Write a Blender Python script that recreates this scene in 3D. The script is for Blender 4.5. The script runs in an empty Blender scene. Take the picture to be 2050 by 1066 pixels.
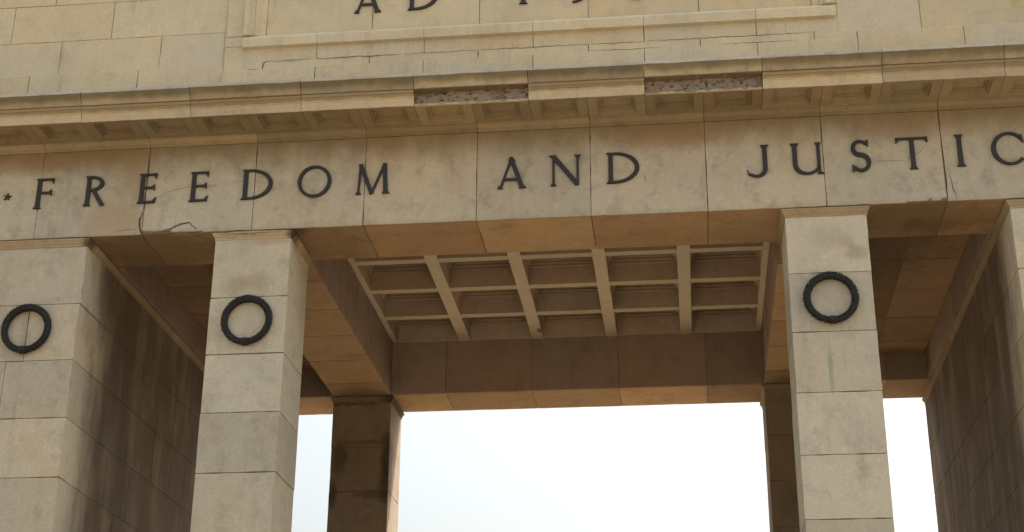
import bpy, bmesh, math, random
from mathutils import Vector, Matrix, noise

random.seed(7)
R = math.radians
SC = bpy.context.scene
COL = SC.collection

# ------------------------------------------------------------------ camera
G = 12.2                     # height of the lintel soffit above the ground
def cam_basis(pt, yw, rl):
    F = Vector((math.sin(yw)*math.cos(pt), math.cos(yw)*math.cos(pt), math.sin(pt)))
    Rt = Vector((math.cos(yw), -math.sin(yw), 0)); U = Rt.cross(F)
    c, s = math.cos(rl), math.sin(rl)
    return F, Rt*c+U*s, U*c-Rt*s
cd = bpy.data.cameras.new('camera'); cam = bpy.data.objects.new('camera', cd); COL.objects.link(cam)
F, Rt, U = cam_basis(0.39558748, -0.11652545, 0.00683924)
M = Matrix((Rt, U, -F)).transposed().to_4x4()
M.translation = Vector((2.355719, -23.093768, -10.542838+G))
cam.matrix_world = M
cd.sensor_width = 36; cd.lens = 3106.35/2050*36
cd.clip_start = 0.1; cd.clip_end = 5000
SC.camera = cam

# ------------------------------------------------------------------ light
SX, SY, SZ = 2.0, 1.0, 2.55          # direction towards the sun
el = math.atan2(SZ, math.hypot(SX, SY)); az = math.atan2(SX, SY)
w = bpy.data.worlds.new("World"); SC.world = w; w.use_nodes = True
nt = w.node_tree; nt.nodes.clear()
sky = nt.nodes.new('ShaderNodeTexSky'); sky.sky_type = 'NISHITA'; sky.sun_disc = False
sky.sun_elevation = el; sky.sun_rotation = az; sky.altitude = 0
sky.air_density = 1.6; sky.dust_density = 8.0; sky.ozone_density = 0.2
bg = nt.nodes.new('ShaderNodeBackground'); bg.inputs['Strength'].default_value = 0.15
wo = nt.nodes.new('ShaderNodeOutputWorld')
hs = nt.nodes.new('ShaderNodeHueSaturation'); hs.inputs['Saturation'].default_value = .55   # hazy, whitish tropical sky
nt.links.new(sky.outputs[0], hs.inputs['Color']); nt.links.new(hs.outputs[0], bg.inputs[0]); nt.links.new(bg.outputs[0], wo.inputs[0])
sd = bpy.data.lights.new('sun', 'SUN'); sd.energy = 3.0; sd.angle = R(0.5); sd.color = (1, .95, .87)
sun = bpy.data.objects.new('sun', sd); COL.objects.link(sun)
sun.rotation_euler = Vector((SX, SY, SZ)).to_track_quat('Z', 'Y').to_euler()
sun.location = (30, 40, 60)
SC.view_settings.view_transform = 'Standard'; SC.view_settings.look = 'None'
SC.view_settings.exposure = 1.01; SC.view_settings.gamma = 1.0

# ------------------------------------------------------------------ materials
class NT:
    def __init__(s, name):
        s.m = bpy.data.materials.new(name); s.m.use_nodes = True
        s.t = s.m.node_tree; s.t.nodes.clear()
        s.out = s.n('ShaderNodeOutputMaterial'); s.b = s.n('ShaderNodeBsdfPrincipled')
        s.l(s.b.outputs[0], s.out.inputs[0])
        s.pos = s.n('ShaderNodeNewGeometry').outputs['Position']
    def n(s, k, **kw):
        x = s.t.nodes.new(k)
        for a, v in kw.items(): setattr(x, a, v)
        return x
    def l(s, a, b): s.t.links.new(a, b)
    def put(s, sock, v):
        if hasattr(v, 'links') or isinstance(v, bpy.types.NodeSocket): s.l(v, sock)
        else: sock.default_value = v
    def noise(s, scale, detail=4, rough=.55, stretch=(1, 1, 1), off=(0, 0, 0), dist=0):
        mp = s.n('ShaderNodeMapping'); s.l(s.pos, mp.inputs[0])
        mp.inputs['Scale'].default_value = stretch; mp.inputs['Location'].default_value = off
        n = s.n('ShaderNodeTexNoise'); s.l(mp.outputs[0], n.inputs['Vector'])
        n.inputs['Scale'].default_value = scale; n.inputs['Detail'].default_value = detail
        n.inputs['Roughness'].default_value = rough; n.inputs['Distortion'].default_value = dist
        return n.outputs['Fac']
    def math(s, op, a, b=0.0, c=0.0):
        n = s.n('ShaderNodeMath', operation=op)
        s.put(n.inputs[0], a); s.put(n.inputs[1], b); s.put(n.inputs[2], c)
        return n.outputs[0]
    def ramp(s, v, a, b, lo=0., hi=1.):
        n = s.n('ShaderNodeMapRange'); n.interpolation_type = 'SMOOTHSTEP'
        s.put(n.inputs['Value'], v)
        for k, x in (('From Min', a), ('From Max', b), ('To Min', lo), ('To Max', hi)): n.inputs[k].default_value = x
        return n.outputs[0]
    def mix(s, f, a, b, mode='MIX'):
        n = s.n('ShaderNodeMix', data_type='RGBA', blend_type=mode)
        s.put(n.inputs[0], f)
        for k, v in ((6, a), (7, b)):
            if isinstance(v, tuple): n.inputs[k].default_value = (*v, 1)
            else: s.l(v, n.inputs[k])
        return n.outputs[2]
    def attr(s, name):
        n = s.n('ShaderNodeAttribute', attribute_name=name); return n.outputs['Fac']
    def axis(s, k):
        n = s.n('ShaderNodeSeparateXYZ'); s.l(s.pos, n.inputs[0]); return n.outputs[k]
    def blob(s, c, r, edge=.6, nscale=7, namp=.75):
        mp = s.n('ShaderNodeVectorMath', operation='SUBTRACT'); s.l(s.pos, mp.inputs[0]); mp.inputs[1].default_value = c
        dv = s.n('ShaderNodeVectorMath', operation='DIVIDE'); s.l(mp.outputs[0], dv.inputs[0]); dv.inputs[1].default_value = r
        ln = s.n('ShaderNodeVectorMath', operation='LENGTH'); s.l(dv.outputs[0], ln.inputs[0])
        d = s.math('ADD', ln.outputs['Value'], s.math('MULTIPLY', s.math('SUBTRACT', s.noise(nscale, 6, .72), .5), namp*2.2))
        return s.ramp(d, 1-edge, 1+edge, 1, 0)

def stone(name, base=(.42, .355, .255), warm=(.40, .27, .15), warm_amt=.35, grime=(.13, .115, .08), grime_amt=.35,
          streak=.35, mottled=.4, bands=(), blobs=(), rough=.85, tone_amt=.22, bump=.35, green=.15, depth_shade=None):
    base = (base[0]*.98, base[1], base[2]*1.10)
    k = NT(name)
    tone = k.attr('tone')
    big = k.noise(.55, 3, .5)
    c = k.mix(k.ramp(big, .35, .7), base, tuple(x*y for x, y in zip(base, (1.10, 1.06, .98))))
    # warm iron bleeding
    wn = k.math('MULTIPLY', k.ramp(k.noise(1.3, 5, .6, (1, 1, .8), (3, 7, 1)), .47, .72), warm_amt)
    c = k.mix(wn, c, warm)
    # mottling: pale lime bloom and grey lichen film
    mo = k.ramp(k.noise(5.5, 8, .75, (1, 1, 1), (9, 2, 4), .15), .5, .68)
    c = k.mix(k.math('MULTIPLY', mo, mottled*.9), c, tuple(min(1, x*1.25) for x in base))
    mg = k.ramp(k.noise(3.1, 7, .72, (1, 1, .9), (1, 12, 6), .15), .47, .72)
    c = k.mix(k.math('MULTIPLY', mg, mottled), c, tuple(x*y for x, y in zip(base, (.60, .60, .57))))
    fine = k.noise(38, 4, .7)
    c = k.mix(k.ramp(fine, .35, .72, 0, .34), c, tuple(x*.55 for x in base))
    # rain streaks
    st = k.ramp(k.noise(5.5, 4, .6, (1, 1, .09), (2, 2, 2)), .5, .78)
    st = k.math('MULTIPLY', st, k.ramp(k.noise(.8, 2, .5, (1, 1, 1), (5, 5, 0)), .38, .62))
    c = k.mix(k.math('MULTIPLY', st, streak), c, grime)
    # algae
    ga = k.math('MULTIPLY', k.ramp(k.noise(2.2, 5, .65, (1, 1, .5), (8, 8, 3)), .55, .8), green)
    c = k.mix(ga, c, (.22, .225, .12))
    # per-stone tone
    tv = k.math('ADD', k.math('MULTIPLY', k.math('SUBTRACT', tone, .5), tone_amt*2), 1)
    n = k.n('ShaderNodeVectorMath', operation='SCALE'); k.l(c, n.inputs[0]); k.l(tv, n.inputs['Scale'])
    c = n.outputs[0]
    hue = k.attr('hue')
    c = k.mix(k.ramp(hue, .55, 1, 0, .35), c, k.mix(1., c, (1.0, .86, .70), 'MULTIPLY'))
    gn = k.ramp(k.noise(1.7, 6, .68, (1, 1, .45), (4, 0, 9)), .5, .8)
    c = k.mix(k.math('MULTIPLY', gn, grime_amt), c, grime)
    for (z0, z1, col, amt, nsc, st_) in bands:      # stains that hang from a ledge: z0 = where it is full, z1 = gone
        z = k.axis('Z')
        zz = k.math('ADD', z, k.math('MULTIPLY', k.math('SUBTRACT', k.noise(nsc, 5, .65, st_), .5), abs(z1-z0)*1.5))
        f = k.ramp(zz, min(z0, z1), max(z0, z1), 0 if z0 > z1 else 1, 1 if z0 > z1 else 0)
        c = k.mix(k.math('MULTIPLY', f, amt), c, col)
    if depth_shade:                                        # painted shade deepening inward from a flank's front edge (y metres), broken by dirt streaks
        y0, y1, col, amt = depth_shade
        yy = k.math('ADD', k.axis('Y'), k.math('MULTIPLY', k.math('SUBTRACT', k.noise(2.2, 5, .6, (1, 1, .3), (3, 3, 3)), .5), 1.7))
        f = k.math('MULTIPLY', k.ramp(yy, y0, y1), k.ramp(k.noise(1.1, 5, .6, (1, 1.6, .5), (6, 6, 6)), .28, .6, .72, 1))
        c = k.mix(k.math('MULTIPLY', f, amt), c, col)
    for (cc, rr, col, amt) in blobs:
        c = k.mix(k.math('MULTIPLY', k.blob((cc[0], cc[1], cc[2]+G), rr), amt), c, col)
    k.l(c, k.b.inputs['Base Color'])
    k.b.inputs['Roughness'].default_value = rough
    k.b.inputs['Specular IOR Level'].default_value = .25
    h = k.math('ADD', k.math('MULTIPLY', k.noise(14, 6, .7), .7), k.math('MULTIPLY', k.noise(70, 4, .7), .45))
    h = k.math('ADD', h, k.math('MULTIPLY', k.ramp(k.noise(26, 2, .5), .66, .74), -.55))
    bp = k.n('ShaderNodeBump'); bp.inputs['Strength'].default_value = bump; bp.inputs['Distance'].default_value = .012
    k.l(h, bp.inputs['Height']); k.l(bp.outputs[0], k.b.inputs['Normal'])
    return k.m

BR = (.27, .17, .085)
DK = (.035, .03, .024)
MO = (.035, .032, .024)
ST_FRIEZE = stone('frieze_stone', base=(.465, .43, .325), warm_amt=.22, streak=.25, grime_amt=.2, mottled=.7,
    bands=[(G+1.66, G+1.02, (.20, .145, .075), .75, 1.6, (1, 1, .5)), (G-.02, G+.12, (.30, .26, .19), .4, 5, (1, 1, .4))],
    blobs=[((2.35, 0, 1.42), (.9, .5, .25), BR, .6), ((-8.2, 0, 1.5), (1.4, .5, .22), BR, .5), ((6.1, 0, 1.4), (.7, .5, .25), BR, .45),
           ((-7.15, 0, .3), (.45, .5, .35), (.36, .26, .15), .6), ((-6.9, 0, 1.2), (.3, .5, .5), (.30, .21, .12), .5)])
ST_COL = stone('column_stone', base=(.475, .445, .335), warm_amt=.14, streak=.3, grime_amt=.16, mottled=.55,
    blobs=[((-4.62, 0, -.93), (.30, .6, .16), (.30, .235, .15), .5), ((-5.0, 0, -1.0), (.2, .6, .14), (.33, .25, .16), .4),
           ((5.03, 0, -.62), (.11, .6, .10), (.42, .25, .18), .45), ((5.15, 0, -.80), (.16, .6, .12), (.24, .21, .16), .5), ((4.75, 0, -.5), (.3, .6, .2), (.33, .29, .22), .4),
           ((4.62, 0, -2.75), (.035, .6, .32), (.13, .23, .15), .5), ((-4.35, 0, -.2), (.7, .6, .06), (.35, .24, .17), .5)])
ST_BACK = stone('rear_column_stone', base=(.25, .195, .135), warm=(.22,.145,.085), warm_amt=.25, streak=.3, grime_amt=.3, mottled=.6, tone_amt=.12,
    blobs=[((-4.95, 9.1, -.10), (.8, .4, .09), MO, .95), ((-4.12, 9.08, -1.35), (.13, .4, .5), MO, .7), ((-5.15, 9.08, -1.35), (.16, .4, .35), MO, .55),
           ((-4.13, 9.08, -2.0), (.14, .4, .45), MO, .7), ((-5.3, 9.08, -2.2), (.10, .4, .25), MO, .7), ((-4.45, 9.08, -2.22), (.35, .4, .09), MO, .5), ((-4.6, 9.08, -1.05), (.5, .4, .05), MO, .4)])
ST_PIER = stone('pier_stone', base=(.465, .425, .315), warm_amt=.22, streak=.3, grime_amt=.22, mottled=.6, depth_shade=(.35, 1.6, (.098, .068, .047), .92),  # fading daylight along the flank is put into the colour, with dirt streaks
    blobs=[((-7.62, 1.0, -.5), (.3, .25, 1.0), (.07, .06, .045), .5)])
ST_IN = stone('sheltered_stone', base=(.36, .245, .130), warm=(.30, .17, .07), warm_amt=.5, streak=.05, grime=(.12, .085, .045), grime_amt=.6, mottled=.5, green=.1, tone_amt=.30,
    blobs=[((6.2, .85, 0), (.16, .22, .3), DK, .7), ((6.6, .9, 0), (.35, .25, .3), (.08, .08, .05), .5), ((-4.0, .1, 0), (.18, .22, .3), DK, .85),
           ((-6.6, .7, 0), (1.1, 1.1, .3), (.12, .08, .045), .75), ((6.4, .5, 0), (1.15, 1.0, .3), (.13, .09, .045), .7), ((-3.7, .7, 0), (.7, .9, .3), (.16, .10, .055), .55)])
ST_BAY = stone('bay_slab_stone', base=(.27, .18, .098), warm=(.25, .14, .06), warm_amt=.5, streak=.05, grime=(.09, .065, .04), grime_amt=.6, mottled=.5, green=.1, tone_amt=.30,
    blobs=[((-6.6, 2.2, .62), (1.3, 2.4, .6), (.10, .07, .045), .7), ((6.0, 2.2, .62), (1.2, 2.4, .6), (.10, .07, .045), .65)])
ST_DARK = stone('dark_inner_stone', base=(.275, .21, .158), warm=(.23, .158, .11), warm_amt=.5, streak=.3, grime=(.09, .07, .05), grime_amt=.4, green=.08, tone_amt=.2)  # darker brown base for inner beam, lintel and ledge faces
ST_MOULD = stone('weathered_moulding_stone', base=(.36, .29, .18), warm_amt=.4, warm=(.30, .18, .10), streak=.2, grime_amt=.4, mottled=.5, green=.35, tone_amt=.25, depth_shade=(.2, 1.2, (.17, .125, .08), .7),  # moulding darkens inward with the same painted shade
    blobs=[((-4.0, .0, -.08), (.13, .35, .25), MO, .95), ((-4.05, 9.6, -.08), (.25, 1.2, .2), MO, .8), ((-7.55, .1, -.08), (.13, .2, .2), MO, .8)])
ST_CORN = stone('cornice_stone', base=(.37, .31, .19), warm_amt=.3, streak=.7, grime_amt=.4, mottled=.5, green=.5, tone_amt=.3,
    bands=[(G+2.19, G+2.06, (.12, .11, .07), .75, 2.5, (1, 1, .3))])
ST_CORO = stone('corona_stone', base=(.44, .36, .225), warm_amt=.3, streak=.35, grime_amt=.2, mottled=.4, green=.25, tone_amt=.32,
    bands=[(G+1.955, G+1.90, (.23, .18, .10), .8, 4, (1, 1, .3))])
ST_FIL = stone('ledge_stone', base=(.45, .43, .36), warm_amt=.1, streak=.3, grime_amt=.35, mottled=.5, green=.2)
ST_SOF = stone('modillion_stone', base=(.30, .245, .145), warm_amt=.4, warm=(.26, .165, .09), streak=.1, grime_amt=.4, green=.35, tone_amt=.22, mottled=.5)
ST_ATT = stone('attic_stone', base=(.555, .495, .33), warm_amt=.24, streak=.25, grime_amt=.12, mottled=.35, green=.16, tone_amt=.09, bump=.25)
ST_PATCH = stone('repair_render', base=(.545, .49, .345), warm_amt=.05, streak=.1, grime_amt=.06, mottled=.25, green=.05, tone_amt=.05, bump=.2)
ST_RIB = stone('pale_rib', base=(.54, .47, .335), warm_amt=.25, streak=.05, grime_amt=.14, mottled=.3, green=.1, tone_amt=.08, bump=.15,  # pale rib undersides; rib sides use the darker coffer material
    blobs=[((-.72, 8.5, 1.2), (.07, .13, .3), DK, .7)])
ST_COF = stone('coffer_plaster', base=(.45, .365, .27), warm_amt=.3, warm=(.36, .25, .17), streak=.15, grime_amt=.3, mottled=.4, green=.15, tone_amt=.15, bump=.2)
ST_ROUGH = stone('broken_stone', base=(.30, .25, .19), warm=(.25, .18, .125), warm_amt=.4, streak=.1, grime=(.06, .052, .045), grime_amt=.85, mottled=.8, green=0, tone_amt=.2, bump=1.0)
def plain(name, col, rough=.9, metal=0, nsc=20, amt=.5, col2=None, bump=0):
    k = NT(name)
    c = k.mix(k.ramp(k.noise(nsc, 5, .65), .35, .7, 0, amt), col, col2 or tuple(x*.5 for x in col))
    k.l(c, k.b.inputs['Base Color']); k.b.inputs['Roughness'].default_value = rough; k.b.inputs['Metallic'].default_value = metal
    if bump:
        bp = k.n('ShaderNodeBump'); bp.inputs['Strength'].default_value = bump; bp.inputs['Distance'].default_value = .01
        k.l(k.noise(nsc*3, 4, .6), bp.inputs['Height']); k.l(bp.outputs[0], k.b.inputs['Normal'])
    return k.m
MORTAR = plain('joint_mortar', (.19, .14, .09), .95, 0, 9, .8)
PALE = plain('pale_mortar', (.30, .245, .16), .95, 0, 6, .7)
BRONZE = plain('dark_bronze', (.030, .032, .032), .55, .35, 14, .6, (.045, .030, .022), .3)
WREATHM = plain('blackened_bronze', (.018, .021, .022), .6, .3, 25, .5, (.035, .036, .03), .4)
CRACK = plain('crack_dark', (.085, .06, .038), 1, 0, 12, .6)
GROUND = plain('paving', (.26, .20, .125), .9, 0, 1.2, .4, (.195, .15, .095), .2)
LEAF = plain('leaf', (.50, .52, .05), .6, 0, 30, .5, (.26, .34, .05))
CORE = plain('core_masonry', (.16, .12, .08), .95, 0, 5, .5)

# ------------------------------------------------------------------ mesh helpers
class MB:
    """collects faces; every face carries a tone and a hue value"""
    def __init__(s): s.v = []; s.f = []; s.t = []; s.h = []; s.mi = []; s.cur = 0
    def add(s, verts, faces, tone=.5, hue=.5):
        o = len(s.v); s.v += [tuple(p) for p in verts]
        s.f += [tuple(i+o for i in f) for f in faces]
        s.t += [tone]*len(faces); s.h += [hue]*len(faces); s.mi += [s.cur]*len(faces)
    def build(s, name, mat, parent=None, smooth=False, label=None):
        me = bpy.data.meshes.new(name)
        me.from_pydata([(x, y, z+G) for x, y, z in s.v], [], s.f)
        for nm, arr in (('tone', s.t), ('hue', s.h)):
            a = me.attributes.new(nm, 'FLOAT', 'FACE'); a.data.foreach_set('value', arr)
        for x in (mat if isinstance(mat, tuple) else (mat,)): me.materials.append(x)
        me.polygons.foreach_set('material_index', s.mi)
        if smooth: me.polygons.foreach_set('use_smooth', [True]*len(me.polygons))
        me.update()
        o = bpy.data.objects.new(name, me); COL.objects.link(o)
        if parent: o.parent = parent
        if label: o['label'] = label
        return o
def rnd(a=0., b=1.): return random.uniform(a, b)

def lines(a, b, step=.16):
    L = b-a; e = [0, .007, .028]
    n = max(1, int(round((L-.056)/step)))
    mid = [.028+(L-.056)*i/n for i in range(1, n)]
    xs = e+mid+[L-.028, L-.007, L]
    return [a+x for x in xs]

def block(mb, lo, hi, faces='F', gap=.0035, chip=.018, tone=None, hue=None, jit=.003, fn=None, step=.16, skirt=.03, soffit=0, sides=0):
    """a dressed stone: faces from 'F' front(-y) 'B' back(+y) 'D' down 'U' up 'L'(-x) 'R'(+x); worn, chipped arrises"""
    lo = list(lo); hi = list(hi)
    for i in range(3): lo[i] += gap; hi[i] -= gap
    if 'F' in faces: lo[1] -= gap-rnd(-jit, jit)
    if 'B' in faces: hi[1] += gap+rnd(-jit, jit)
    if 'D' in faces: lo[2] -= gap-rnd(-jit, jit)*.4
    if 'U' in faces: hi[2] += gap
    if 'L' in faces: lo[0] -= gap-rnd(-jit, jit)
    if 'R' in faces: hi[0] += gap+rnd(-jit, jit)
    tone = rnd() if tone is None else tone; hue = rnd() if hue is None else hue
    sp = dict(F=(1, 0), B=(1, 1), L=(0, 0), R=(0, 1), D=(2, 0), U=(2, 1))
    def rad(p):
        n = noise.noise(Vector(p)*3.1)*.5+.5; m = noise.noise(Vector(p)*11+Vector((5, 5, 5)))*.5+.5
        return .0015+chip*max(0, n-.52)*1.2+chip*1.4*max(0, m-.66)
    def shape(p):
        ds = []
        for i in range(3):
            for s_, e in ((0, lo[i]), (1, hi[i])): ds.append((abs(p[i]-e), i, s_, e))
        q = list(p); on = [d for d in ds if d[0] < 1e-6]; near = [d for d in ds if 1e-6 <= d[0] < .0275]
        if len(on) >= 2:
            r = rad(p)
            for d in on: q[d[1]] += r if d[2] == 0 else -r
        elif len(on) == 1 and near:
            dd = min(d[0] for d in near); nd = min(near)
            e = list(p); e[nd[1]] = nd[3]
            r = max(0, rad(e)-dd)*.75
            d = on[0]; q[d[1]] += r if d[2] == 0 else -r
        d = on[0] if on else None
        if len(on) == 1:
            u = noise.noise(Vector(p)*1.7)*.0022
            q[d[1]] += u
        if fn: q = fn(q)
        return q
    for f in faces:
        ax, side = sp[f]; a, b = [i for i in range(3) if i != ax]
        A = lines(lo[a], hi[a], step); Bl = lines(lo[b], hi[b], step)
        v = []; na, nb = len(A), len(Bl)
        for x in A:
            for y in Bl:
                p = [0, 0, 0]; p[ax] = (lo, hi)[side][ax]; p[a] = x; p[b] = y
                v.append(shape(p))
        fc = []
        flip = (side == 1) != (ax == 1)
        for i in range(na-1):
            for j in range(nb-1):
                q = (i*nb+j, (i+1)*nb+j, (i+1)*nb+j+1, i*nb+j+1)
                fc.append(q if flip else q[::-1])
        mb.cur = soffit if f == 'D' else sides
        mb.add(v, fc, tone, hue); mb.cur = 0
        # skirts into the joints
        opp = {(0, 0): 'L', (0, 1): 'R', (1, 0): 'F', (1, 1): 'B', (2, 0): 'D', (2, 1): 'U'}
        d = skirt if side == 0 else -skirt
        for (axx, s_, idx) in ((a, 0, [j for j in range(nb)]), (a, 1, [(na-1)*nb+j for j in range(nb)]),
                               (b, 0, [i*nb for i in range(na)]), (b, 1, [i*nb+nb-1 for i in range(na)])):
            if opp[(axx, s_)] in faces: continue
            top = [v[i] for i in idx]; bot = []
            for p in top:
                q = list(p); q[ax] = (lo, hi)[side][ax]+d; bot.append(q)
            m = len(idx)
            mb.add(top+bot, [(i, i+1, m+i+1, m+i) for i in range(m-1)], tone*.6, hue)

def box(mb, lo, hi, tone=None, hue=None):
    x0, y0, z0 = lo; x1, y1, z1 = hi
    mb.add([(x0, y0, z0), (x1, y0, z0), (x1, y1, z0), (x0, y1, z0), (x0, y0, z1), (x1, y0, z1), (x1, y1, z1), (x0, y1, z1)],
           [(0, 3, 2, 1), (4, 5, 6, 7), (0, 1, 5, 4), (1, 2, 6, 5), (2, 3, 7, 6), (3, 0, 4, 7)],
           rnd() if tone is None else tone, rnd() if hue is None else hue)

def sweep(mb, prof, x0, x1, tone=None, hue=None, wob=.002, wear=.0, seg=.12, dy=0, dz=0):
    """closed profile [(y,z)...] run along x"""
    n = max(2, int((x1-x0)/seg)); m = len(prof); v = []
    for i in range(n+1):
        x = x0+(x1-x0)*i/n
        for (y, z) in prof:
            p = Vector((x*2.3, y*9, z*9)); a = noise.noise(p)*wob; b = noise.noise(p+Vector((9, 3, 1)))*wob
            c = wear*max(0, noise.noise(Vector((x*4, y*3, z*3)))-.25)
            v.append((x, y+a+c+dy, z+b+dz))
    f = []
    for i in range(n):
        for j in range(m):
            k = (j+1) % m
            f.append((i*m+j, (i+1)*m+j, (i+1)*m+k, i*m+k))
    f.append(tuple(range(m))); f.append(tuple(n*m+j for j in range(m-1, -1, -1)))
    mb.add(v, f, rnd() if tone is None else tone, rnd() if hue is None else hue)

def tag(o, label, cat, group=None, kind=None):
    if label: o['label'] = label
    if cat: o['category'] = cat
    if group: o['group'] = group
    if kind: o['kind'] = kind
    return o

# ------------------------------------------------------------------ dimensions (metres; z = 0 at the lintel soffit)
s = 1.9; H = 1.636; D = 10.357; d1 = 1.38; RZ = 1.205
a, b, c = 4.068, 5.365, 7.603; cdp = 1.257; YF = .04; XE = 12.5
TOP = 7.2

arch = bpy.data.objects.new('stone_arch', None); COL.objects.link(arch); arch.location = (0, 0, 0)
tag(arch, 'tall beige stone triumphal arch with coffered ceiling, square columns and dark bronze lettering', 'monument')

# ------------------------------------------------------------------ ground
me = bpy.data.meshes.new('ground'); me.from_pydata([(-900, -900, 0), (900, -900, 0), (900, 900, 0), (-900, 900, 0)], [], [(0, 1, 2, 3)])
me.materials.append(GROUND); g = bpy.data.objects.new('ground', me); COL.objects.link(g); tag(g, 'warm tan paved ground below the arch', None, None, 'structure')

# ------------------------------------------------------------------ lintels (front with inscription frieze, back)
def seq(lo, hi, marks):
    xs = [lo]+[m for m in marks if lo+.05 < m < hi-.05]+[hi]
    return list(zip(xs[:-1], xs[1:]))
halfs = [(n+.5)*s for n in range(-7, 7)]
wholes = [n*s for n in range(-7, 8)]

def frieze_fn(p):
    x, y, z = p
    # broken arris right of the cracked joint, and by the right-hand bay
    for (xa, xb, h, dep) in ((-6.645, -5.55, .055, .06), (6.02, 6.64, .045, .06)):
        if xa <= x <= xb and y < .2 and z < .2:
            t = (x-xa)/(xb-xa)
            hh = h*((1-t)**.6 if xa < 0 else (.45+.55*t))*(.8+.4*noise.noise(Vector((x*7, 1, 1))))
            if z < hh: p = [x, max(y, dep*(1-z/hh*.3)), max(z, hh*.15)]; z = p[2]
    return p
mbF = MB(); mbS = MB()
for (x0, x1) in seq(-XE, XE, halfs):
    t = rnd(.3, .7)
    st = .05 if (-6.7 < x0 < -6 or 4.5 < x0 < 5) else .16
    block(mbF, (x0, 0, 0), (x1, d1, H), 'F', chip=.03, tone=t, fn=frieze_fn if st < .1 else None, step=st)
    block(mbS, (x0, .030, 0), (x1, d1, H), 'D', chip=.02, gap=.006)
    box(mbS, (x0+.01, d1-.06, .012), (x1-.01, d1-.001, H))
fr = mbF.build('frieze', ST_FRIEZE, arch, label='beige frieze band of large blocks carrying the bronze letters')
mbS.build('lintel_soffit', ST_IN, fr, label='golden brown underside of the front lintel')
m = MB(); box(m, (-XE, .016, .014), (XE, d1-.08, H+.02)); m.build('joint_core', MORTAR, fr)

mbB = MB(); mbBs = MB()
yb = D-1.328
for (x0, x1) in seq(-XE, XE, halfs):
    block(mbB, (x0, yb, 0), (x1, D, H), 'F', chip=.015)
    block(mbBs, (x0, yb+.03, 0), (x1, D-.03, H), 'D', chip=.015)
bk = mbB.build('back_lintel', ST_DARK, arch, label='dark brown inner face of the rear lintel')
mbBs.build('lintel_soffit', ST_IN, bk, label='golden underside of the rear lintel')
m = MB()
for (x0, x1) in seq(-XE, XE, halfs): block(m, (x0, D-.4, 0), (x1, D, H), 'B')
m.build('outer_face', ST_FRIEZE, bk)
m = MB(); box(m, (-XE, yb+.016, .014), (XE, D-.016, H+.02)); m.build('joint_core', MORTAR, bk)

# side beams between front and back columns
for sg in (-1, 1):
    x0, x1 = (a, b) if sg > 0 else (-b, -a)
    m1 = MB(); m2 = MB(); ys = [d1, 2.33, 3.78, 5.2, 6.68, 8.19, yb]
    for y0, y1 in zip(ys[:-1], ys[1:]):
        block(m1, (x0, y0, 0), (x1, y1, 1.95), 'DLR', chip=.012, soffit=1, gap=.011)
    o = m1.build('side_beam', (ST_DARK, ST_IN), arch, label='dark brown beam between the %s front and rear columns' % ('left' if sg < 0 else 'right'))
    m = MB(); box(m, (x0+.016, d1-.05, .014), (x1-.016, yb+.03, 1.94)); m.build('joint_core', MORTAR, o)

# side bay ceilings (sunk .62 m) with the ledge along the pier
for sg in (-1, 1):
    m1 = MB(); ys = [d1, 2.37, 3.87, 5.36, 6.91, 8.4, yb]
    for i, (y0, y1) in enumerate(zip(ys[:-1], ys[1:])):
        for (u0, u1) in ((b, 6.45), (6.45, 7.5)):
            X0, X1 = (u0, u1) if sg > 0 else (-u1, -u0)
            block(m1, (X0, y0, .62), (X1, y1, .9), 'D', chip=.014, gap=.007)
    cl = m1.build('bay_ceiling', ST_BAY, arch, label='brown slab ceiling of the %s side bay' % ('left' if sg < 0 else 'right'))
    m = MB(); X0, X1 = (b-.1, 7.7) if sg > 0 else (-7.7, -b+.1)
    box(m, (X0, d1-.03, .634), (X1, yb+.03, 1.2)); m.build('joint_core', MORTAR, cl)
    m = MB()
    for y0, y1 in zip(ys[:-1], ys[1:]):
        X0, X1 = (7.5, 7.8) if sg > 0 else (-7.8, -7.5)
        block(m, (X0, y0, 0), (X1, y1, .64), 'DL' if sg > 0 else 'DR', chip=.012)
    m.build('ceiling_ledge', ST_DARK, cl)

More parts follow.
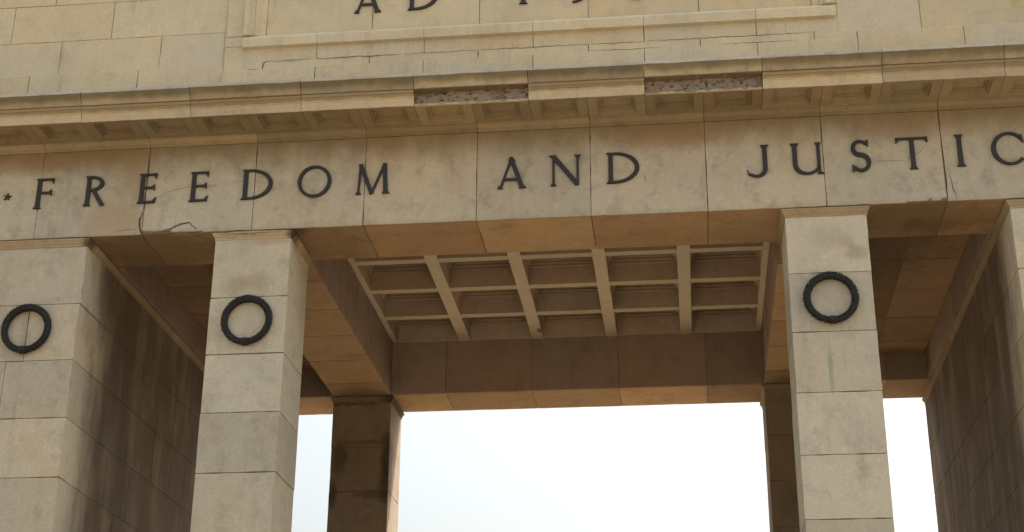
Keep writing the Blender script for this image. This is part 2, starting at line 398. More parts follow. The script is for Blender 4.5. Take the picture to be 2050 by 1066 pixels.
# ------------------------------------------------------------------ columns and piers
capprof = [(0, -.158), (.014, -.152), (.014, -.136), (.003, -.131), (.005, -.118), (.028, -.09), (.044, -.056), (.056, -.046), (.056, -.026), (.028, -.021), (.030, -.010), (0, -.002)]
def ring(mb, x0, x1, y0, y1, sides='FBLR', seg=.1, broken=False, depth=.1):
    """cap moulding round a rectangle, mitred at the corners"""
    pts = {'F': ((x0, y0), (x1, y0), (0, -1)), 'R': ((x1, y0), (x1, y1), (1, 0)), 'B': ((x1, y1), (x0, y1), (0, 1)), 'L': ((x0, y1), (x0, y0), (-1, 0))}
    for sd_ in sides:
        p, q, nrm = pts[sd_]
        L = math.hypot(q[0]-p[0], q[1]-p[1]); k = max(2, int(L/seg)); dx, dy = (q[0]-p[0])/L, (q[1]-p[1])/L
        joints = [0]
        while joints[-1] < k: joints.append(min(k, joints[-1]+random.randint(12, 16)))
        if k-joints[-2] < 5 and len(joints) > 2: joints.pop(-2)
        for j0, j1 in zip(joints[:-1], joints[1:]):
            v = []; m = len(capprof)
            for i in range(j0, j1+1):
                t = i/k
                for (pr, z) in capprof:
                    # mitre: extend ends by pr
                    u = t*(L+2*pr)-pr
                    if i == j0 and j0 > 0: u += .006
                    P = [p[0]+dx*u+nrm[0]*pr, p[1]+dy*u+nrm[1]*pr, z]
                    w_ = .0045*noise.noise(Vector((P[0]*4, P[1]*4, z*30)))
                    e = 0
                    if broken and sd_ == 'F' and pr > .015: e = .05*max(0, noise.noise(Vector((P[0]*5, 3, z*18)))+.1)
                    P[0] -= nrm[0]*e; P[1] -= nrm[1]*e; P[2] += w_
                    v.append(P)
            f = [(i*m+j, (i+1)*m+j, (i+1)*m+j+1, i*m+j+1) for i in range(j1-j0) for j in range(m-1)]
            n_ = j1-j0
            f += [tuple(range(m)), tuple(n_*m+j for j in range(m))]
            mb.add(v, f, rnd(), rnd())

def column(x0, x1, y0, y1, zz0, label, mat, broken=False):
    m = MB(); core = MB()
    z = 0; zs = [0]; k = 0
    while -(zz0+k*.99) > -G+.3: zs.append(-(zz0+k*.99)); k += 1
    zs.append(-G)
    for zt, zb in zip(zs[:-1], zs[1:]):
        st = .16 if zt > -6 else .5
        block(m, (x0, y0, zb), (x1, y1, zt), 'FBLR', chip=.03, jit=.005, tone=rnd(.25, .75), step=st)
    o = m.build('column', mat, arch, label=label)
    box(core, (x0+.014, y0+.014, -G), (x1-.014, y1-.014, 0)); core.build('joint_core', MORTAR, o)
    r_ = MB(); ring(r_, x0, x1, y0, y1, broken=broken); r_.build('capital_moulding', ST_MOULD, o)
    return o
column(-b, -a, YF, cdp, 1.19, 'left front square column, with a bronze wreath', ST_COL, True)
column(a, b, YF, cdp, 1.135, 'right front square column, with a bronze wreath', ST_COL)
column(-b, -a, D-1.271, D, 1.16, 'left rear column, blackened with mould', ST_BACK)
column(a, b, D-1.271, D, 1.13, 'right rear column, half hidden behind the front one', ST_BACK)

def pier(sg):
    m = MB(); zs = [0]; k = 0
    while -(1.19+k*.99) > -G+.3: zs.append(-(1.19+k*.99)); k += 1
    zs.append(-G)
    side = 'R' if sg < 0 else 'L'
    def X(u0, u1): return (u0, u1) if sg > 0 else (-u1, -u0)
    for i, (zt, zb) in enumerate(zip(zs[:-1], zs[1:])):
        st = .16 if zt > -6 else .5
        Lx = [2.4, .86, 1.15, 2.0][i % 4]; Ly = [1.31, 2.3, 1.55, 1.95][i % 4]
        x0, x1 = X(c, c+Lx)
        block(m, (x0, YF, zb), (x1, YF+Ly, zt), 'F'+side, chip=.03, jit=.005, step=st, tone=rnd(.25, .75))
        xs = [c+Lx]
        while xs[-1] < XE-.9: xs.append(min(XE, xs[-1]+1.9))
        if xs[-1] < XE: xs[-1] = XE
        for u0, u1 in zip(xs[:-1], xs[1:]):
            x0, x1 = X(u0, u1); block(m, (x0, YF, zb), (x1, 1.5, zt), 'F', chip=.025, step=st, tone=rnd(.25, .75))
        y = YF+Ly
        while y < D-.01:
            ny = y+rnd(.75, 1.5)
            if ny > D-.6: ny = D
            x0, x1 = X(c, c+.8)
            block(m, (x0, y, zb), (x1, ny, zt), side+('B' if ny == D else ''), chip=.022, step=st, jit=.004, tone=rnd(.05, .95))
            y = ny
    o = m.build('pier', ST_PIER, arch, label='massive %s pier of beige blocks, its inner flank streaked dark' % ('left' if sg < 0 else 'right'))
    q = MB(); x0, x1 = X(c+.014, XE-.1); box(q, (x0, YF+.014, -G), (x1, D-.014, .0)); q.build('joint_core', MORTAR, o)
    r_ = MB(); x0, x1 = X(c, XE-.2); ring(r_, x0, x1, YF, D, 'F'+side, seg=.1); r_.build('string_moulding', ST_MOULD, o)
pier(-1); pier(1)

# ------------------------------------------------------------------ coffered ceiling
mc = MB(); box(mc, (-a-.1, d1-.1, 1.86), (a+.1, yb+.1, 2.0), .5, .5)
cc = mc.build('coffered_ceiling', ST_COF, arch, label='coffered ceiling with pale square ribs between the columns')
nx, ny = 5, 5; px = 2*a/nx; py = (yb-d1)/ny
for i in range(1, nx):
    m = MB(); x = -a+i*px; block(m, (x-.127, d1, RZ-.012), (x+.127, yb, 1.9), 'DLR', chip=.012, gap=.0, jit=0, step=.3, sides=1)
    m.build('wide_rib', (ST_RIB, ST_COF), cc)
for j in range(1, ny):
    m = MB(); y = d1+j*py; block(m, (-a+.02, y-.10, RZ), (a-.02, y+.10, 1.89), 'DFB', chip=.01, gap=0, jit=0, step=.3, sides=1)
    m.build('cross_rib', (ST_RIB, ST_COF), cc)
m = MB()
kw = dict(chip=.015, gap=0, jit=0, sides=1)
block(m, (-a, d1, RZ+.004), (-a+.12, yb, 1.9), 'DR', **kw); block(m, (a-.12, d1, RZ+.004), (a, yb, 1.9), 'DL', **kw)
block(m, (-a+.12, d1, RZ+.002), (a-.12, d1+.12, 1.9), 'DB', **kw); block(m, (-a+.12, yb-.05, RZ+.002), (a-.12, yb, 1.9), 'DF', **kw)
m.build('rib_frame', (ST_RIB, ST_COF), cc)
def rect_ring(m, x0, x1, y0, y1, w_, z0, z1, t):
    box(m, (x0, y0, z0), (x1, y0+w_, z1), t); box(m, (x0, y1-w_, z0), (x1, y1, z1), t)
    box(m, (x0, y0+w_, z0+.001), (x0+w_, y1-w_, z1), t); box(m, (x1-w_, y0+w_, z0+.001), (x1, y1-w_, z1), t)
for i in range(nx):
    for j in range(ny):
        x0 = -a+i*px+(.12 if i == 0 else .127); x1 = -a+(i+1)*px-(.12 if i == nx-1 else .127)
        y0 = d1+j*py+(.12 if j == 0 else .10); y1 = d1+(j+1)*py-(.05 if j == ny-1 else .10)
        m = MB(); t = rnd(.2, .8)
        rect_ring(m, x0+.003, x1-.003, y0+.003, y1-.003, .035, 1.56, 1.60, t)
        rect_ring(m, x0+.035, x1-.035, y0+.035, y1-.035, .035, 1.615, 1.66, t)
        rect_ring(m, x0+.07, x1-.07, y0+.07, y1-.07, .035, 1.675, 1.72, t)
        box(m, (x0-.01, y0-.01, 1.73), (x1+.01, y1+.01, 1.80), t)
        m.build('coffer', ST_COF, cc)

# ------------------------------------------------------------------ cornice
cor = MB()
for (x0, x1) in seq(-XE-.2, XE+.2, halfs):       # bed moulding, in long stones jointed over the frieze joints
    prof = [(.15, H), (-.012, H+.002), (-.014, H+.03), (-.03, H+.036), (-.032, H+.06), (-.062, H+.085), (-.075, H+.115), (-.095, H+.12), (-.095, H+.155), (.15, H+.155)]
    sweep(cor, prof, x0+.004, x1-.004, dy=rnd(-.004, .004), wear=.02)
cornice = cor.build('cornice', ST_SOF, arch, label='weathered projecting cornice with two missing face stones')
# modillion soffit with sunk panels
zS = H+.129; yO, yI = -.80, -.07
n0 = -13
for n in range(n0, -n0):
    x0, x1 = n*s/2, (n+1)*s/2
    m = MB(); t = rnd(.15, .85); h = rnd()
    cx = (x0+x1)/2; pw = .31; y0p, y1p = yO+.08, yI-.155
    g2 = .003; hT = .038 if n in (-2, -1, 2, 3) else .13   # low where the face stones are lost
    zz = zS+rnd(-.002, .002)
    box(m, (x0+g2, yO, zz), (cx-pw, yI, zz+hT), t, h); box(m, (cx+pw, yO, zz), (x1-g2, yI, zz+hT), t, h)
    box(m, (cx-pw, yO+.001, zz+.001), (cx+pw, y0p, zz+hT), t, h); box(m, (cx-pw, y1p, zz+.001), (cx+pw, yI, zz+hT), t, h)
    rect_ring(m, cx-pw, cx+pw, y0p, y1p, .04, zz+.04, zz+.13, t)
    rect_ring(m, cx-pw+.04, cx+pw-.04, y0p+.04, y1p-.04, .035, zz+.078, zz+.13, t)
    box(m, (cx-pw, y0p, zz+.108), (cx+pw, y1p, zz+.14), min(1, t+.25), h)
    m.build('sunk_panel', ST_SOF, cornice)
m = MB(); box(m, (-XE, -.79, zS+.012), (-XE+.01, 0, zS+.02)); 
box(m, (-XE, -.30, zS+.145), (XE, .3, zS+.5)); m.build('joint_core', MORTAR, cornice)
# corona face stones: two are missing
corona = [(-.55, 1.94), (-.805, 1.94), (-.805, 1.757), (-.83, 1.752), (-.832, 1.90), (-.842, 1.906), (-.844, 1.93), (-.862, 1.938), (-.870, 1.965), (-.888, 1.972), (-.890, 2.018), (-.55, 2.018)]
tones = {-4: .7, -3: .62, -2: .75, 0: .8, 2: .95, 3: .45, 4: .5}
for n in range(-7, 7):
    if n in (-1, 1): continue
    m = MB()
    k = n
    sweep(m, corona, n*s+.004, (n+1)*s-.004, tone=tones.get(n, rnd(.4, .8)), hue=rnd(.2, .8), dy=rnd(-.008, .008), dz=rnd(-.004, .004), wear=.02)
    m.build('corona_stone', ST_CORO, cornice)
# where the face stones have fallen: rough bed and broken ledge
for n in (-1, 1):
    m = MB(); N, K = 96, 12; v = []
    for i in range(N+1):
        x = n*s+s*i/N
        for j in range(K+1):
            z = 1.79+.23*j/K
            y = -.75+.03*noise.fractal(Vector((x*4, 0, z*9)), 1, 2, 4)+.06*max(0, noise.noise(Vector((x*16, 3, z*20)))-.15)*2
            v.append((x, y, z))
    m.add(v, [(i*(K+1)+j, (i+1)*(K+1)+j, (i+1)*(K+1)+j+1, i*(K+1)+j+1) for i in range(N) for j in range(K)], .5, .5)
    m.build('broken_bed', ST_ROUGH, cornice, label='dark rough bed where a cornice face stone is missing')
    m = MB(); v = []
    for i in range(N+1):
        x = n*s+.01+(s-.02)*i/N
        e = .035*noise.fractal(Vector((x*3.2, 7, n)), 1, 2, 4)
        hgt = 1.825+.035*noise.fractal(Vector((x*5, 2, n)), .9, 2, 5)
        for (y, z) in ((-.70, 1.78), (-.80+max(0, e), 1.757), (-.812+max(0, e), 1.762), (-.80+abs(e), 1.80+e*.4), (-.75+e*.4, hgt), (-.70, hgt+.02)): v.append((x, y, z))
    m.add(v, [(i*6+j, (i+1)*6+j, (i+1)*6+j+1, i*6+j+1) for i in range(N) for j in range(5)], .7, .6)
    m.build('broken_ledge', ST_CORO, cornice, label='pale broken ledge below the gap in the cornice')
# cyma gutter stones and the thin top fillet
cyma = [(-.5, 2.04), (-.905, 2.034), (-.912, 2.055), (-.918, 2.09), (-.935, 2.13), (-.965, 2.165), (-.985, 2.19), (-.992, 2.215), (-.5, 2.215)]
fil = [(-.4, 2.2155), (-1.004, 2.2155), (-1.006, 2.235), (-1.004, 2.262), (-.985, 2.272), (-.4, 2.30)]
for n in range(-7, 7):
    m = MB(); dy = rnd(-.008, .008); sweep(m, cyma, n*s+.005, (n+1)*s-.005, tone=rnd(.1, .6) if n not in (-1, 1) else .75, dy=dy, wear=.015)
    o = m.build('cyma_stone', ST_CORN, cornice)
    m = MB(); sweep(m, fil, n*s+.004, (n+1)*s-.004, tone=rnd(.4, .8), dy=dy, wob=.006, wear=.03); m.build('top_fillet', ST_FIL, o)
m = MB(); box(m, (-XE, -.52, 1.93), (XE, .1, 2.19)); box(m, (-XE, -.885, 2.0195), (XE, -.50, 2.0325)); m.build('inner_core', MORTAR, cornice)

# ------------------------------------------------------------------ attic
at = MB()
# flanking walls, coursed
fl = [2.30, 3.155, 3.86, 4.63, 5.4, 6.15, 6.9, TOP]
for sg in (-1, 1):
    for i, (z0, z1) in enumerate(zip(fl[:-1], fl[1:])):
        js = {1: [8.50, 6.65], 2: [9.47, 7.6], 3: [8.72, 6.9]}.get(i, [7.0+.9*(i % 2), 9.0+.7*(i % 2)]) if sg < 0 else {1: [6.53, 9.1], 2: [6.53, 8.4]}.get(i, [7.2+.8*(i % 2), 9.4])
        y = ((-.02 if i else -.07) if sg < 0 else (-.055 if i else -.1))
        for u0, u1 in seq(5.46, XE-.3, sorted(js)):
            x0, x1 = (u0, u1) if sg > 0 else (-u1, -u0)
            block(at, (x0, y, z0), (x1, 1.0, z1), 'FU' if i == 0 else 'F', chip=.012, gap=.003, jit=.003, tone=rnd(.35, .65), step=.3)
# low stepped plinth courses of the centre
for u0, u1 in seq(-5.46, 5.46, wholes): block(at, (u0, -.115, 2.3), (u1, 1, 3.025), 'FU', chip=.015, gap=.003, tone=rnd(.4, .7), step=.3)
for u0, u1 in seq(-5.46, 5.46, halfs): block(at, (u0, -.085, 3.025), (u1, 1, 3.187), 'FU', chip=.02, gap=.0035, tone=rnd(.45, .7), step=.2, jit=.006)
for u0, u1 in seq(-5.46, 5.46, wholes): block(at, (u0, -.06, 3.187), (u1, 1, 3.53), 'F'+('L' if u0 < -5.4 else '')+('R' if u1 > 5.4 else ''), chip=.012, gap=.004, tone=rnd(.4, .7), step=.3)
for sg in (-1, 1):
    zs = [3.53, 3.735, 4.9, 6.0, TOP]
    for z0, z1 in zip(zs[:-1], zs[1:]):
        x0, x1 = (5.0, 5.46) if sg > 0 else (-5.46, -5.0)
        block(at, (x0, -.06, z0), (x1, .5, z1), 'FLR', chip=.012, gap=.003, tone=rnd(.4, .7), step=.3)
attic = at.build('attic', ST_ATT, arch, label='pale stone attic wall above the cornice')
m = MB(); box(m, (-XE+.35, .0, 2.0), (-5.47, D-.05, TOP+.1)); m.build('pale_joint_core', PALE, attic); m = MB(); box(m, (5.47, -.035, 2.0), (XE-.35, D-.05, TOP+.1)); m.build('pale_joint_core', PALE, attic)
m = MB(); box(m, (-5.46, .02, 2.0), (5.46, D-.05, TOP+.1)); box(m, (-5.44, -.045, 2.3), (-4.9, .2, TOP)); box(m, (4.9, -.045, 2.3), (5.44, .2, TOP))
box(m, (-5.43, -.048, 2.9), (5.43, .2, 3.50)); m.build('joint_core', MORTAR, attic)
# recessed inscription panel
m = MB()
for u0, u1 in seq(-4.76, 4.76, halfs): block(m, (u0, .0, 3.70), (u1, .4, 5.0), 'F', chip=.01, gap=.003, tone=rnd(.4, .6), step=.3, jit=.002)
for u0, u1 in seq(-4.76, 4.76, halfs): block(m, (u0, .0, 5.0), (u1, .4, 6.3), 'F', chip=.01, gap=.003, tone=rnd(.4, .6), step=.3, jit=.002)
m.build('inscription_panel', ST_ATT, attic)
m = MB()
sill = [(.2, 3.745), (-.030, 3.735), (-.060, 3.728), (-.128, 3.66), (-.135, 3.64), (-.135, 3.475), (-.05, 3.455), (.2, 3.455)]
for u0, u1 in seq(-5.14, 5.14, wholes): sweep(m, sill, u0+.0035, u1-.0035, tone=rnd(.5, .7), wear=.01, seg=.3)
m.build('panel_sill', ST_ATT, attic)
for sg in (-1, 1):
    m = MB()
    for (u0, u1, y) in ((4.985, 5.14, -.125), (4.955, 4.985, -.10), (4.915, 4.95, -.085), (4.885, 4.915, -.07), (4.76, 4.885, -.035)):
        x0, x1 = (u0, u1) if sg > 0 else (-u1, -u0)
        box(m, (x0, y, 3.73), (x1, .1, 6.4), .55, .5)
    m.build('panel_jamb', ST_ATT, attic)
# smooth repair render on the flanks beside the centre
def patch(pts, y, name='repair_patch', th=.006):
    m = MB(); n = len(pts)
    v = [(x, y, z) for x, z in pts]+[(x, y+th+.02, z) for x, z in pts]
    m.add(v, [tuple(range(n))[::-1]]+[(i, (i+1) % n, n+(i+1) % n, n+i) for i in range(n)], .5, .4)
    return m.build(name, ST_PATCH, attic)
def ragged(x0, x1, z0, z1, amp=.02, k=14):
    P = []
    for i in range(k): P.append((x0+(x1-x0)*i/k, z0))
    for i in range(k): P.append((x1, z0+(z1-z0)*i/k))
    for i in range(k): P.append((x1-(x1-x0)*i/k, z1))
    for i in range(k): P.append((x0, z1-(z1-z0)*i/k))
    return [(x+amp*noise.noise(Vector((x*4, z*4, 1))), z+amp*noise.noise(Vector((x*4, z*4, 8)))) for x, z in P]
patch(ragged(-6.64, -5.5, 3.15, 3.84, .012), -.029)
patch(ragged(5.17, 6.51, 3.17, 4.4, .02), -.067)
patch(ragged(4.3, 5.14, 3.20, 3.42, .02), -.070)

# ------------------------------------------------------------------ cracks in the frieze (thin dark strips laid just in front of the stone)
def crack(pts, y, wd, parent, name='crack'):
    m = MB(); P = [Vector((x, y, z)) for x, z in pts]; Q = []
    for p, q in zip(P[:-1], P[1:]):
        k = max(1, int((q-p).length/.03))
        for i in range(k): Q.append(p.lerp(q, i/k))
    Q.append(P[-1]); v = []
    n = len(Q)
    for i, p in enumerate(Q):
        d = (Q[min(i+1, n-1)]-Q[max(i-1, 0)]).normalized(); nn = Vector((-d.z, 0, d.x))
        t = i/(n-1); ww = wd*(.35+.65*math.sin(math.pi*min(1, t*.9+.08)))*(.7+.8*abs(noise.noise(p*9)))
        off = nn*(.012*noise.noise(p*7)+.006*noise.noise(p*25))
        v += [p+nn*ww/2+off, p-nn*ww/2+off]
    m.add(v, [(2*i, 2*i+2, 2*i+3, 2*i+1) for i in range(n-1)], .5, .5)
    return m.build(name, CRACK, parent)
yc = -.0075
for pts_, wd_ in (([(-5.3, -.05), (-5.0, -.075), (-4.85, -.06), (-4.7, -.08), (-4.5, -.055), (-4.2, -.07)], .009), ([(-4.95, -.095), (-4.8, -.07), (-4.65, -.085)], .007)):
    crack(pts_, -.0185, wd_, fr)
crack([(-6.65, 0), (-6.69, .12), (-6.71, .27), (-6.665, .42)], yc, .035, fr)
crack([(-6.655, .45), (-6.65, .8), (-6.64, 1.2), (-6.648, 1.63)], yc, .018, fr)
crack([(-7.1, .08), (-6.9, .10), (-6.72, .11)], yc, .008, fr)
crack([(-6.3, .045), (-6.1, .10), (-5.98, .165), (-5.82, .185), (-5.78, .13), (-5.7, .06)], yc, .026, fr)
crack([(-6.55, .62), (-6.2, .80), (-5.9, .85), (-5.6, .83), (-5.2, .92)], yc, .006, fr)
crack([(5.55, .75), (5.8, .78), (6.05, .74)], yc, .006, fr)
crack([(6.08, .70), (6.12, .80), (6.3, .9), (6.42, 1.05)], yc, .006, fr)
crack([(6.65, 0), (6.662, .4), (6.655, .9), (6.65, 1.63)], yc, .014, fr)
crack([(6.80, .03), (6.75, .25), (6.72, .5)], yc, .012, fr)
crack([(1.83, .70), (1.86, .58)], yc, .008, fr)
crack([(.48, .41), (.54, .43)], yc, .012, fr)
for (xa, xb, z, wd) in ((-4.62, -3.9, 3.183, .010), (-3.8, -2.3, 3.183, .016), (-2.25, -.95, 3.182, .009), (-.9, .95, 3.183, .013), (1.0, 1.9, 3.178, .010), (1.95, 4.5, 3.183, .012)):
    crack([(xa+(xb-xa)*i/6, z+.004*math.sin(i*2.1+xa)) for i in range(7)], -.0935, wd, attic)
crack([(.96, 3.035), (1.6, 3.03), (2.2, 3.032)], -.119, .010, attic)
crack([(-5.0, 3.03), (-4.8, 3.028)], -.119, .010, attic)
crack([(3.2, 3.03), (4.4, 3.028)], -.119, .009, attic)
crack([(-4.62, 3.19), (-4.72, 3.17), (-4.76, 3.03)], -.095, .014, attic)

# ------------------------------------------------------------------ bronze letters
def letter(ch, x0, x1, z0, z1, y, name, label, group='bronze letters fixed to the stone', cat='letter'):
    W = x1-x0; Hh = z1-z0
    root_x = (x0+x1)/2
    polys = []
    T = .135*Hh; t = .068*Hh           # thick and thin strokes
    def P(u, v): return (x0+u*W, z0+v*Hh)
    def quad(*pts): polys.append([p for p in pts])
    def stroke(p, q, w0, w1=None):
        w1 = w0 if w1 is None else w1
        d = Vector((q[0]-p[0], q[1]-p[1])).normalized(); n = Vector((-d.y, d.x))
        # widths measured horizontally for slanted strokes
        quad((p[0]+n.x*w0/2, p[1]+n.y*w0/2), (p[0]-n.x*w0/2, p[1]-n.y*w0/2), (q[0]-n.x*w1/2, q[1]-n.y*w1/2), (q[0]+n.x*w1/2, q[1]+n.y*w1/2))
    def serif(x, z, w_, up):            # bracketed foot centred on x
        e = .05*Hh*(1 if up else -1)
        quad((x-w_/2, z), (x+w_/2, z), (x+w_/2-.02*Hh, z+e*.5), (x+w_*.26, z+e*1.7), (x-w_*.26, z+e*1.7), (x-w_/2+.02*Hh, z+e*.5))
    def stem(u, w_=T, v0=0., v1=1., foot=True, head=True):
        x, _ = P(u, 0); za = z0+v0*Hh; zb = z0+v1*Hh
        quad((x-w_/2*1.04, za), (x+w_/2*1.04, za), (x+w_/2*.96, zb), (x-w_/2*.96, zb))
        if foot: serif(x, za, w_*1.9, True)
        if head: serif(x, zb, w_*1.9, False)
    def arc(cx, cz, rx, rz, a0, a1, f, n=28):
        pts = []
        for i in range(n+1):
            th = R(a0+(a1-a0)*i/n); ww = f(th)
            pts.append(((cx+(rx+ww/2)*math.cos(th), cz+(rz+ww/2)*math.sin(th)), (cx+(rx-ww/2)*math.cos(th), cz+(rz-ww/2)*math.sin(th))))
        for (p, q), (r, s_) in zip(pts[:-1], pts[1:]): polys.append([p, q, s_, r])
    hv = lambda th: t+(T*.95-t)*abs(math.cos(th))**1.3
    L_ = T*.95/W*.5+.09                # stem centre in u
    if ch in 'FE':
        stem(L_)
        xs = P(L_, 0)[0]; xr = x1
        top = z0+Hh
        quad((xs, top), (xr-.01, top), (xr-.01, top-t*.9), (xs, top-t))
        quad((xr-.055*Hh, top), (xr, top), (xr-.01, top-.17*Hh), (xr-.035*Hh, top-.17*Hh), (xr-.11*Hh, top-t*.9))
        zm = z0+.52*Hh; xm = xr-.09*W
        quad((xs, zm+t/2), (xm, zm+t/2), (xm, zm-t/2), (xs, zm-t/2))
        quad((xm-.09*Hh, zm+t*.4), (xm, zm+.11*Hh), (xm+.01, zm-.10*Hh), (xm-.09*Hh, zm-t*.4))
        if ch == 'E':
            quad((xs, z0), (xr, z0), (xr+.005, z0+t*.9), (xs, z0+t))
            quad((xr-.1*Hh, z0+t*.8), (xr-.02*Hh, z0+.02*Hh), (xr+.03*Hh, z0+.18*Hh), (xr-.005*Hh, z0+.17*Hh))
    elif ch in 'RD':
        stem(L_)
        xs = P(L_, 0)[0]
        if ch == 'D':
            rz = Hh/2-t/2; rx = x1-xs-T*.5-.12*W; cx = xs+.12*W
            for zz in (z0+Hh-t/2, z0+t/2): quad((xs, zz+t/2), (cx+.004, zz+t/2), (cx+.004, zz-t/2), (xs, zz-t/2))
            arc(cx, z0+Hh/2, rx, rz, -90, 90, hv)
        else:
            cz = z0+.745*Hh; rz = .255*Hh-t/2; cx = xs+.1*W; rx = x1-.06*W-cx-T*.45
            for zz in (cz+rz, cz-rz): quad((xs, zz+t/2), (cx+.004, zz+t/2), (cx+.004, zz-t/2), (xs, zz-t/2))
            arc(cx, cz, rx, rz, -90, 90, hv)
            stroke((cx+.18*W, z0+.50*Hh), (x1-.06*W, z0+.015*Hh), T*.9, T)
            quad((x1-.17*W, z0), (x1+.06*W, z0), (x1+.06*W, z0+.02*Hh), (x1-.06*W, z0+.10*Hh))
    elif ch == 'O':
        arc((x0+x1)/2, z0+Hh/2, W/2-T*.42, Hh/2-t*.3, 0, 360, lambda th: t*1.15+(T*.82-t*1.15)*abs(math.cos(th+R(12)))**1.5, 48)
    elif ch == 'C':
        arc(x0+Hh*.5, z0+Hh/2, Hh/2-T*.45, Hh/2-t*.4, 42, 318, lambda th: t+(T*.95-t)*abs(math.cos(th))**1.4, 44)
        cx = x0+Hh*.5; quad((cx+.30*Hh, z0+.90*Hh), (cx+.36*Hh, z0+.93*Hh), (cx+.40*Hh, z0+.68*Hh), (cx+.37*Hh, z0+.68*Hh), (cx+.26*Hh, z0+.84*Hh))
    elif ch == 'M':
        stroke(P(.13, 0), P(.17, .98), t*.95, t*.95); serif(P(.13, 0)[0], z0, t*2.6, True)
        stroke(P(.17, 1.0), P(.5, .0), T*.95, T*.9); stroke(P(.5, .02), P(.83, 1.0), t, t)
        stroke(P(.83, 1.0), P(.88, 0), T*.95, T); serif(P(.885, 0)[0], z0, T*1.75, True)
        quad(P(.10, 1.0), P(.22, 1.0), P(.24, .92), P(.15, .9))
    elif ch == 'A':
        stroke(P(.5, 1.0), P(.14, 0), t*.95, t); stroke(P(.48, 1.0), P(.86, 0), T*.95, T)
        quad(P(.27, .33), P(.72, .33), P(.72, .33-.075), P(.25, .33-.075))
        serif(P(.135, 0)[0], z0, t*2.5, True); serif(P(.865, 0)[0], z0, T*1.7, True)
        quad(P(.45, 1.02), P(.53, 1.02), P(.62, .9), P(.40, .9))
    elif ch == 'N':
        stroke(P(.14, 0), P(.14, 1), t, t); serif(P(.14, 0)[0], z0, t*2.6, True)
        stroke(P(.13, .99), P(.86, .03), T, T); stroke(P(.87, 0), P(.87, 1), t, t); serif(P(.87, 0)[0], z0+Hh, t*2.7, False)
        quad(P(.0, 1.0), P(.2, 1.0), P(.2, .93), P(.1, .93))
    elif ch == 'J':
        stem(.72, T*.95, .25, 1., foot=False)
        xs = P(.72, 0)[0]; arc(xs-.25*Hh, z0+.27*Hh, .25*Hh, .27*Hh-t*.4, -135, 0, lambda th: t+(T*.95-t)*max(0, math.cos(th))**1.2, 22)
        quad((xs-.51*Hh, z0+.25*Hh), (xs-.47*Hh, z0+.15*Hh), (xs-.40*Hh, z0+.04*Hh), (xs-.48*Hh, z0+.06*Hh))
    elif ch == 'U':
        stem(.14, T, .3, 1, foot=False); stem(.86, T*.72, 0, 1, foot=False)
        xa, xb = P(.14, 0)[0], P(.86, 0)[0]; cx = (xa+xb)/2
        arc(cx, z0+.32*Hh, (xb-xa)/2, .32*Hh-t*.4, 180, 345, lambda th: t+(T-t)*max(0, -math.cos(th))**1.2, 26)
        quad((xb, z0), (xb+.13*Hh, z0), (xb+.12*Hh, z0+.03*Hh), (xb, z0+.09*Hh))
    elif ch == 'S':
        pts = []
        N = 40
        for i in range(N+1):
            q = i/N
            if q < .5:
                th = R(35+(q/.5)*(235)); pts.append(((x0+x1)/2+.36*W*math.cos(th), z0+.745*Hh+.215*Hh*math.sin(th), th))
            else:
                th = R(90-((q-.5)/.5)*(240)); pts.append(((x0+x1)/2+.01*W+.40*W*math.cos(th), z0+.285*Hh+.245*Hh*math.sin(th), th))
        for i in range(N):
            p, q = pts[i], pts[i+1]; f = .5+.5*math.cos((i/N-.5)*math.pi*1.7)
            stroke(p[:2], q[:2], t+(T-t)*f*.95+.002, t+(T-t)*f*.95+.002)
            if i: stroke((p[0]-.003, p[1]), (p[0]+.003, p[1]), .01)
        quad((x1-.12*W, z0+Hh), (x1-.05*W, z0+Hh*.98), (x1-.08*W, z0+.78*Hh), (x1-.13*W, z0+.80*Hh), (x1-.28*W, z0+.90*Hh))
        quad((x0+.05*W, z0+.22*Hh), (x0+.12*W, z0+.2*Hh), (x0+.28*W, z0+.08*Hh), (x0+.12*W, z0+.01*Hh), (x0+.04*W, z0+.02*Hh))
    elif ch == 'T':
        stem(.5, T*.95, head=False)
        quad((x0+.01, z0+Hh), (x1-.01, z0+Hh), (x1-.01, z0+Hh-t), (x0+.01, z0+Hh-t))
        for sg in (-1, 1):
            xe = x1 if sg > 0 else x0
            quad((xe-sg*.10*Hh, z0+Hh), (xe, z0+Hh*1.01), (xe, z0+Hh*.84), (xe-sg*.03*Hh, z0+Hh*.84), (xe-sg*.10*Hh, z0+Hh-t))
    elif ch in 'I1':
        stem(.5, T)
        if ch == '1': quad((x0, z0+Hh*.86), ((x0+x1)/2, z0+Hh), ((x0+x1)/2, z0+.9*Hh), (x0, z0+.83*Hh))
    elif ch == '9':
        arc(x0+W/2, z0+.68*Hh, W/2-T*.4, .32*Hh-t*.4, 0, 360, hv, 36)
        arc(x0+W/2-.35*W, z0+.64*Hh, .85*W-T*.4, .64*Hh-t*.4, -90, 0, lambda th: t*.8+(T*.9-t*.8)*abs(math.cos(th)), 20)
    elif ch == '5':
        quad((x0+.15*W, z0+Hh), (x1, z0+Hh), (x1, z0+Hh-t*1.3), (x0+.15*W, z0+Hh-t*1.3)); quad((x0+.12*W, z0+.55*Hh), (x0+.12*W+t, z0+.55*Hh), (x0+.15*W+t, z0+Hh), (x0+.15*W, z0+Hh))
        arc(x0+.42*W, z0+.32*Hh, .5*W-T*.4, .32*Hh-t*.4, -130, 130, hv, 30)
    elif ch == '*':
        r0, r1 = W/2, W/2*.42; cx, cz = (x0+x1)/2, (z0+z1)/2
        pts = [(cx+(r0 if i % 2 == 0 else r1)*math.sin(i*math.pi/5+.12), cz+(r0 if i % 2 == 0 else r1)*math.cos(i*math.pi/5+.12)) for i in range(10)]
